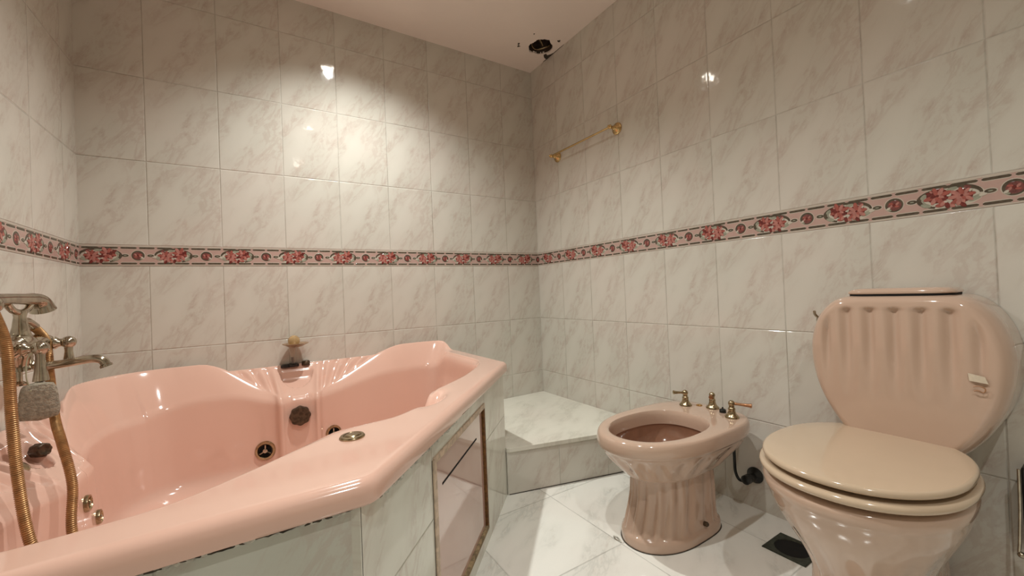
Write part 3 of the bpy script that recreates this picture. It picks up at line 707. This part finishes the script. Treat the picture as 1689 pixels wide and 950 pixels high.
# hand shower lying in the cradle with its hose
hs = thing('hand_shower', 'chrome hand shower lying in the mixer cradle with brass-coloured hose', 'shower head', (xB, -0.75, 0.90))
b = MB()
b.tube([(xB, -0.86, 0.905), (xB, -0.83, 0.907), (xB, -0.78, 0.909), (xB, -0.70, 0.909), (xB, -0.665, 0.909)], lambda t: 0.0165-0.0035*sin(pi*t), 20)
b.build('handle', M['chrome'], hs)
b = MB()
hd = cr([(xB, -0.672, 0.909), (xB, -0.645, 0.908), (xB+0.002, -0.625, 0.900), (xB+0.004, -0.614, 0.880)], 6)
b.tube(hd, lambda t: 0.014+0.012*t**1.3, 24); b.build('spray_head', M['chrome'], hs)
b = MB(); b.sphere((xB, -0.862, 0.896), 0.021, 20); b.build('end_cap', M['chrome'], hs)
b = MB()
helix_hose(b, [(L+0.09, -0.862, 0.880), (L+0.115, -0.890, 0.82), (L+0.125, -0.905, 0.76), (L+0.14, -0.940, 0.645), (L+0.15, -0.948, 0.51), (L+0.17, -0.965, 0.395), (L+0.20, -0.96, 0.28), (L+0.27, -0.90, 0.168), (L+0.31, -0.84, 0.155), (L+0.25, -0.86, 0.20), (L+0.215, -0.905, 0.36),
               (L+0.205, -0.868, 0.472), (L+0.180, -0.830, 0.558), (L+0.150, -0.765, 0.61), (L+0.105, -0.635, 0.69), (L+0.100, -0.627, 0.76), (L+0.100, -0.640, 0.80), (L+0.094, -0.660, 0.825), (L+0.090, -0.676, 0.836)], 0.0092)
b.build('hose', M['hose'], hs)
# pumice stone hanging from the mixer
pu = thing('pumice_stone', 'grey pumice stone hanging on a cord from the bath mixer', 'pumice stone', (L+0.135, -0.80, 0.66))
b = MB(); random.seed(11); rg = []; m = 32
PC = Vector((L+0.135, -0.800, 0.664)); e1 = Vector((0.94, 0.34, 0)).normalized(); e2 = Vector((-0.34, 0.94, 0)).normalized()
for q in range(15):
    v = -1+2*q/14; z = 0.046*v; sc = (1-abs(v)**5)**0.3 if abs(v) < 1 else 0.05
    wd = lerp(0.036, 0.028, (v+1)/2)
    rg.append([PC+Vector((0,0,z))+e1*(wd*sc*math.copysign(abs(cos(2*pi*k/m))**0.6, cos(2*pi*k/m))*(1+0.02*random.uniform(-1,1)))+e2*(0.016*sc*math.copysign(abs(sin(2*pi*k/m))**0.6, sin(2*pi*k/m))) for k in range(m)])
b.loft(rg, True, True); b.build('stone', M['pumice'], pu)
b = MB(); b.tube(cr([PC+Vector((-0.01,-0.012,0.035)), PC+Vector((-0.014,-0.016,0.06)), PC+Vector((-0.014,-0.01,0.10)), PC+Vector((-0.006,0.004,0.118)), PC+Vector((0.004,0.01,0.10)), PC+Vector((-0.004,0.0,0.05)), PC+Vector((-0.006,-0.013,0.030))], 6), 0.0013, 6)
b.sphere(PC+Vector((-0.008,-0.0155,0.028)), 0.004, 10)
b.build('cord', M['cord'], pu)

# ------------------------------------------------------------------ towel rail
tr = thing('towel_rail', 'thin brass towel rail high on the right wall', 'towel rail', (0, -0.5, 1.70))
yA, yB_, zT = -0.750, -0.258, 1.706
b = MB(); b.tube([(-0.052, yA-0.004, zT), (-0.052, yB_+0.004, zT)], 0.0052, 12); b.build('rail', M['gold'], tr)
for y in (yA, yB_):
    b = MB(); b.lathe([(0.031,0.0),(0.031,0.003),(0.029,0.006),(0.025,0.007),(0.023,0.011),(0.013,0.016),(0.009,0.022),(0.012,0.028),(0.0075,0.034),(0.0075,0.046),(0.0105,0.050),(0.0115,0.054),(0.0085,0.060),(0.004,0.062),(0.0065,0.066),(0.001,0.070)], (-0.0005, y, zT), (-1,0,0), 32)
    b.build('bracket', M['gold'], tr)

# ------------------------------------------------------------------ superellipse outlines
def sup(cx, cy, a, bb, nf, nb, z, N=120, flute=None):
    """nf exponent at the front (-x), nb at the back"""
    out = []
    for k in range(N):
        t = 2*pi*k/N; c, s = cos(t), sin(t); e = nf if c < 0 else nb
        f = 1.0 if flute is None else flute(t)
        x = cx+a*f*math.copysign(abs(c)**(2/e), c); y = cy+bb*f*math.copysign(abs(s)**(2/e), s)
        out.append((x, y, z))
    return out
# ------------------------------------------------------------------ bidet
BY = -1.252
bd = thing('bidet', 'pale pink fluted bidet with three lever taps, left of the toilet', 'bidet', (-0.38, BY, 0))
def bid_out(sc, z, N=160, fl=None, cx=-0.345, a=0.303, bb=0.192):
    return sup(cx, BY, a*sc, bb*sc, 2.15, 3.6, z, N, fl)
def mixr(A, B, t): return [tuple(lerp(p[i], q[i], t) for i in range(3)) for p, q in zip(A, B)]
N_ = 160; rg = []
foot = lambda z, s=1.0, fl=None: sup(-0.378+0.020*sstep(0.03, 0.16, z), BY, 0.192*s, 0.123*s, 2.15, 4.0, z, N_, fl)
rg.append(foot(0.0)); rg.append(foot(0.022, 1.0)); rg.append(foot(0.032, 0.985)); rg.append(foot(0.036, 0.955))
FL = lambda A, ph=0: (lambda t: 1-A*(0.5-0.5*cos(20*t+ph))**1.3)
for (z, s, A) in ((0.042,0.945,0.06),(0.07,0.920,0.080),(0.11,0.892,0.085),(0.15,0.870,0.080),(0.185,0.858,0.065),(0.210,0.846,0.045),(0.218,0.850,0.03)):
    rg.append(foot(z, s, FL(A)))
for i in range(1, 18):                                # flaring bowl with draped flutes
    t = i/17; z = lerp(0.220, 0.322, t); A = 0.075*sin(pi*min(1, max(0, t*1.1-0.08)))**0.9
    lo = foot(z, 0.885, FL(0.0)); hi = bid_out(0.950, z, N_, FL(A, 0.6))
    rg.append(mixr(lo, hi, 0.10*sstep(0, 0.15, t)+0.90*sstep(-0.25, 1.10, t)))
rg.append(bid_out(0.955, 0.328)); rg.append(bid_out(0.985, 0.331))
for (s, z) in ((1.0,0.338),(1.003,0.350),(1.0,0.362),(0.99,0.372),(0.972,0.3785),(0.95,0.381)): rg.append(bid_out(s, z))
hole = lambda s, z: sup(-0.410, BY, 0.192*s, 0.138*s, 2.1, 2.5, z, N_)
rim_a = bid_out(0.95, 0.381)
for t in (0.3, 0.6, 0.85): rg.append(mixr(rim_a, hole(1.05, 0.381), t))
for (s, z) in ((1.02,0.3795),(1.0,0.374),(0.985,0.362),(0.975,0.345),(0.975,0.328)): rg.append(hole(s, z))
b = MB(); b.loft(rg, True, False); b.build('body', M['ceramic'], bd, angle=50)
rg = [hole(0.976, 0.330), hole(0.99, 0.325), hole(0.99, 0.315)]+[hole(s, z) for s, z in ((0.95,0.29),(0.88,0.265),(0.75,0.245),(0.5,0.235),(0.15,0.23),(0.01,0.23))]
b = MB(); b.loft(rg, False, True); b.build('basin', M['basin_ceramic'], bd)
def bidet_tap(x, y, ang, tilt, ln, parent=bd, z0=0.381, hue='nickel', name='tap_handle'):
    b = MB()
    b.lathe([(0.024,-0.002),(0.0245,0.003),(0.022,0.007),(0.0165,0.012),(0.013,0.020),(0.0115,0.028),(0.0125,0.031),(0.0115,0.035),(0.0095,0.037),(0.009,0.046)], (x,y,z0), n=32)
    b.sphere((x,y,z0+0.052), 0.0115, 20)
    h = b.build(name, M['nickel'], parent)
    d = Vector((cos(ang)*cos(tilt), sin(ang)*cos(tilt), sin(tilt))); c = Vector((x,y,z0+0.052))
    b = MB(); b.lathe([(0.004,0.008),(0.0055,0.012),(0.0045,0.018),(0.0052,ln*0.6),(0.0068,ln*0.94),(0.0082,ln*0.97),(0.0082,ln),(0.003,ln+0.002)], c, d, 18)
    b.build('lever', M['copper'] if hue == 'copper' else M['nickel'], h)
bidet_tap(-0.130, -1.172, 2.75, 0.10, 0.052)
bidet_tap(-0.086, -1.262, 3.55, -0.10, 0.030, hue='copper')
bidet_tap(-0.142, -1.372, -1.05, -0.06, 0.064, hue='copper')
b = MB(); b.lathe([(0.012,-0.001),(0.012,0.002),(0.008,0.004),(0.001,0.004)], (-0.092,-1.208,0.381), n=24); b.build('cover_cap', M['brass'], bd)
b = MB(); b.lathe([(0.012,-0.002),(0.012,0.010),(0.009,0.013),(0.003,0.015),(0.003,0.02),(0.001,0.021)], (-0.110,-1.318,0.381), n=24); b.build('waste_knob', M['black'], bd)
b = MB(); b.lathe([(0.008,-0.004),(0.008,0.006),(0.005,0.010),(0.001,0.010)], (-0.330,BY-0.1255*0.94,0.052), (0,-1,0.1), 18); b.build('fixing_screw', M['dark_metal'], bd)
b = MB(); b.tube([(p[0]*1.0, p[1], 0.0012) for p in foot(0, 1.008)[20:]+foot(0, 1.008)[:2]], 0.0016, 6); b.build('base_sealant', M['grime'], bd)
# supply pipe with valve
vp = thing('supply_valve', 'black supply valve and curved pipe on wall behind the bidet', 'valve', (0, -1.345, 0.10))
b = MB(); b.tube(cr([(-0.045,-1.318,0.335), (-0.045,-1.318,0.25), (-0.045,-1.318,0.17), (-0.045,-1.320,0.135), (-0.045,-1.332,0.112), (-0.045,-1.350,0.112), (-0.045,-1.362,0.122)], 10), 0.0055, 14)
b.build('pipe', M['black'], vp)
b = MB(); b.lathe([(0.010,-0.01),(0.010,0.018),(0.013,0.020),(0.013,0.036),(0.008,0.04)], (-0.045,-1.318,0.238), (0,0,1), 16)
b.build('hose_nut', M['black'], vp)
b = MB(); b.lathe([(0.030,0),(0.030,0.004),(0.018,0.012),(0.012,0.016),(0.012,0.05),(0.017,0.055),(0.017,0.072),(0.012,0.076),(0.001,0.076)], (-0.0005,-1.372,0.130), (-1,0,0), 28)
b.build('valve', M['black'], vp)
for k in (0,):
    b = MB(); m = 40; c = Vector((-0.045,-1.372,0.130))
    b.lathe([(0.006,-0.018),(0.006,0.0)], c, (0,0,1), 12)
    b.sphere(c, 0.0165, 18, (1,1,1)); b.build('valve_ball', M['black'], vp)

# ------------------------------------------------------------------ toilet
TY = -1.812
to = thing('toilet', 'pale pink close-coupled toilet with fluted cistern and beige lid', 'toilet', (-0.32, TY, 0))
def egg(cx, a, bb, z, s=1.0, N=160, nf=2.15, nb=2.4, fl=None): return sup(cx, TY, a*s, bb*s, nf, nb, z, N, fl)
# bowl
rg = []
tf = lambda z, s=1.0, fl=None: sup(-0.285, TY, 0.215*s, 0.125*s, 2.4, 3.5, z, 160, fl)
rg += [tf(0.0), tf(0.02), tf(0.03, 0.97)]
FT = lambda A: (lambda t: 1-0.7*A*(0.5-0.5*cos(18*t))**1.3)
for z, s in ((0.04,0.93),(0.08,0.90),(0.13,0.885),(0.16,0.90)): rg.append(tf(z, s, FT(0.06)))
for i in range(1, 17):
    t = i/16; z = lerp(0.16, 0.352, t)
    A = 0.06*(1-t)**1.6
    q = sstep(0, 1, t)*0.45+0.55*t**0.9
    rg.append(mixr(tf(z, 0.90, FT(0.06*(1-t))), egg(-0.348, 0.246, 0.196, z, 0.955, fl=FT(A*0.8)), q))
for z, s in ((0.358,0.97),(0.366,0.985),(0.380,0.99),(0.388,0.975),(0.392,0.94)): rg.append(egg(-0.348, 0.246, 0.196, z, s))
b = MB(); b.loft(rg, True, True); b.build('bowl', M['ceramic'], to, angle=50)
# rear shelf of the bowl that carries the cistern
b = MB(); rg = []
for z, s in ((0.0,0.7),(0.10,0.66),(0.25,0.72),(0.34,0.95),(0.385,1.0),(0.395,0.985),(0.399,0.94)):
    rg.append(sup(-0.105, TY, 0.103*min(1,s+0.2), 0.135*s, 4, 5, z, 64))
b.loft(rg, True, True); b.build('rear_shelf', M['ceramic'], to)
def slab_round(name, cx, a, bb, z0, z1, r, mat, dome=0.0, nb=2.4):
    g = []; h = z1-z0
    g.append(egg(cx, a, bb, z0, (a-r)/a)); 
    for q in range(1, 9):
        an = -pi/2+q/8*pi; s = (a-r+r*cos(an))/a; g.append(egg(cx, a, bb, z0+h/2+h/2*sin(an), s))
    for s in (0.8, 0.6, 0.4, 0.2, 0.01): g.append(egg(cx, a, bb, z1+dome*(1-s**2), (a-r)/a*s))
    b = MB(); b.loft(g, True, True); return b.build(name, mat, to)
slab_round('seat', -0.349, 0.247, 0.201, 0.4015, 0.4195, 0.010, M['lid'])
slab_round('seat_lid', -0.347, 0.239, 0.194, 0.4280, 0.4450, 0.009, M['lid'], 0.004)
for y in (TY-0.075, TY+0.075):
    b = MB(); b.tube([(-0.128, y-0.018, 0.421), (-0.128, y+0.018, 0.421)], 0.009, 16); b.build('hinge', M['ceramic'], to)
for (x, y, z) in ((-0.54,TY-0.06,0.3912),(-0.54,TY+0.06,0.3912),(-0.30,TY-0.17,0.3912),(-0.30,TY+0.17,0.3912),(-0.54,TY-0.05,0.4175),(-0.54,TY+0.05,0.4175)):
    b = MB(); b.lathe([(0.008,0),(0.008,0.0105)], (x, y, z), n=12); b.build('buffer', M['black'], to)
# cistern: a pot-shaped outline with a fluted front
CY = -1.838; CZ = 0.640
prof = [(0.0,0.8275),(0.06,0.8275),(0.105,0.8255),(0.140,0.815),(0.170,0.785),(0.190,0.745),(0.201,0.70),(0.204,0.655),(0.199,0.60),(0.186,0.545),(0.163,0.49),(0.135,0.445),(0.112,0.418),(0.09,0.405),(0.05,0.403),(0.0,0.403)]
hp = [(p.x, p.y) for p in cr([(a, z, 0) for a, z in prof], 6)]
outl = [(CY+a, z) for a, z in hp] + [(CY-a, z) for a, z in reversed(hp[1:-1])]
def cis_front(y, z, x):
    """relief of the front: vertical flutes that fade downwards"""
    u = (y-CY); w = sstep(0.50, 0.70, z)*(1-sstep(0.780, 0.792, z))*(1-sstep(0.125, 0.165, abs(u)))
    fl = -0.0055*(0.5+0.5*cos(2*pi*(u+0.004)/0.049))**0.8*w
    return x - fl*-1
rg = []; no = len(outl)
for (x, s) in ((-0.001,1.0),(-0.06,1.0),(-0.105,1.0),(-0.128,0.992),(-0.145,0.972),(-0.156,0.945),(-0.162,0.915),(-0.164,0.89)):
    rg.append([(x, CY+(y-CY)*s, CZ+(z-CZ)*s) for y, z in outl])
for i in range(1, 40):
    s = 0.89*(1-i/40); s = max(s, 0.002)
    ring_ = []
    for y, z in outl:
        yy, zz = CY+(y-CY)*s, CZ+(z-CZ)*s
        bulge = 0.010*(1-(s/0.89)**2)
        edge_ = sstep(0.0, 0.10, 0.89-s)
        u = yy-CY; wz = sstep(0.52, 0.72, zz)*(1-sstep(0.784, 0.796, zz))*(1-sstep(0.150, 0.170, abs(u)))
        wv = 0.5+0.5*cos(2*pi*(u+0.002)/0.052)
        x = -0.164-bulge*0.6+0.0130*(wv**1.8)*wz*edge_ + 0.003*sstep(0.79,0.784,zz)*0
        ring_.append((x, yy, zz))
    rg.append(ring_)
b = MB(); b.loft(rg, False, True); cis = b.build('cistern', M['ceramic'], to, angle=60)
b = MB()                                            # cistern lid let into the top
g = []
for z, s in ((0.822,0.94),(0.8290,0.95),(0.8300,0.985),(0.8325,1.0),(0.8365,0.990),(0.8410,0.94),(0.8445,0.85),(0.8455,0.5),(0.8455,0.02)):
    g.append(sup(-0.073, CY-0.001, 0.070*s, 0.113*s, 5, 5, z, 96))
b.loft(g, True, True); b.build('cistern_lid', M['ceramic'], to)
b = MB()
g = [sup(-0.073, CY-0.001, 0.0678, 0.1092, 5, 5, z, 96) for z in (0.822, 0.8296)]
b.loft(g, False, False); b.build('lid_gap', M['void'], to)
b = MB()                                            # chrome flush lever on the left side
b.lathe([(0.013,0.0),(0.014,0.004),(0.010,0.008),(0.006,0.010),(0.006,0.016)], (-0.075, CY+0.186, 0.750), (0,1,0.15), 24)
b.tube(cr([(-0.075, CY+0.204, 0.754), (-0.090, CY+0.207, 0.765), (-0.102, CY+0.204, 0.775)], 6), 0.0042, 12)
b.tube(cr([(-0.075, CY+0.204, 0.754), (-0.070, CY+0.208, 0.742), (-0.060, CY+0.206, 0.730)], 6), 0.0042, 12)
b.build('flush_lever', M['chrome'], to)
# sticker and glue mark low on the right of the cistern front
def cis_pt(y, z):
    s = 0.0
    for k in range(1, 200):
        pass
    return -0.1735
def patch(name, pts, x, mat, th=0.0012):
    m = len(pts); b = MB()
    b.add([(x+(0.004*((y-CY)/0.2)**2), y, z) for y, z in pts]+[(x-th+(0.004*((y-CY)/0.2)**2), y, z) for y, z in pts],
          [tuple(range(m))[::-1], tuple(range(m, 2*m))]+[(i,(i+1)%m,m+(i+1)%m,m+i) for i in range(m)])
    return b.build(name, mat, to, smooth=False)
patch('sticker', [(-1.972,0.637),(-1.999,0.631),(-2.004,0.615),(-1.974,0.619)], -0.1695, M['paper'], 0.0022)
b = MB(); pts = cr([(-0.1720,-1.980,0.606),(-0.1720,-1.990,0.609),(-0.1710,-1.999,0.603),(-0.1710,-1.996,0.594),(-0.1720,-1.988,0.598),(-0.1720,-1.981,0.596)], 6)
b.tube(pts, 0.0014, 6); b.build('glue_mark', M['glue'], to)

# ------------------------------------------------------------------ floor drain beside the toilet
fd = thing('floor_drain', 'open square metal floor drain beside the toilet foot', 'drain', (-0.158, -1.562, 0))
dx0, dx1, dy0, dy1 = -0.222, -0.095, -1.625, -1.498; cx, cy = (dx0+dx1)/2, (dy0+dy1)/2
b = MB(); n = 64
def sqp(h, k): a = 2*pi*k/n; m = h/max(abs(cos(a)), abs(sin(a))); return (cx+cos(a)*m, cy+sin(a)*m)
b.loft([[(*sqp(0.0635,k),0.0) for k in range(n)], [(*sqp(0.0635,k),0.0025) for k in range(n)], [(*sqp(0.0615,k),0.0035) for k in range(n)], [(cx+0.050*cos(2*pi*k/n), cy+0.050*sin(2*pi*k/n), 0.003) for k in range(n)], [(cx+0.049*cos(2*pi*k/n), cy+0.049*sin(2*pi*k/n), 0.0008) for k in range(n)]])
b.build('drain_plate', M['drain'], fd, smooth=False)
b = MB(); b.lathe([(0.049,0.0008),(0.001,0.0006)], (cx,cy,0), n=48, cap0=False); b.build('drain_well', M['void'], fd)

# ------------------------------------------------------------------ black holder with bright metal corner at the far right
hb = thing('brush_holder', 'black holder with bright metal edge on the wall right of the toilet', 'brush holder', (-0.03, -2.07, 0.20))
b = MB(); b.box(-0.055, -0.001, -2.12, -2.031, 0.19, 0.40); b.build('body', M['black'], hb, smooth=False, bevel=0.004)
b = MB()
b.tube(cr([(-0.055,-2.028,0.395),(-0.055,-2.027,0.30),(-0.055,-2.024,0.22),(-0.055,-2.023,0.185),(-0.055,-2.036,0.181),(-0.055,-2.10,0.181)], 6), 0.0032, 12)
b.build('metal_edge', M['chrome'], hb)
b = MB(); b.sphere((-0.056,-2.026,0.186), 0.0075, 18); b.build('corner_stud', M['chrome'], hb)
# peeling sealant by the bidet foot
b = MB(); b.tube(cr([(-0.572,-1.175,0.001),(-0.580,-1.185,0.006),(-0.583,-1.196,0.013),(-0.578,-1.206,0.006),(-0.579,-1.215,0.001)], 5), 0.0028, 7)
b.build('peeling_sealant', M['caulk'], bd)
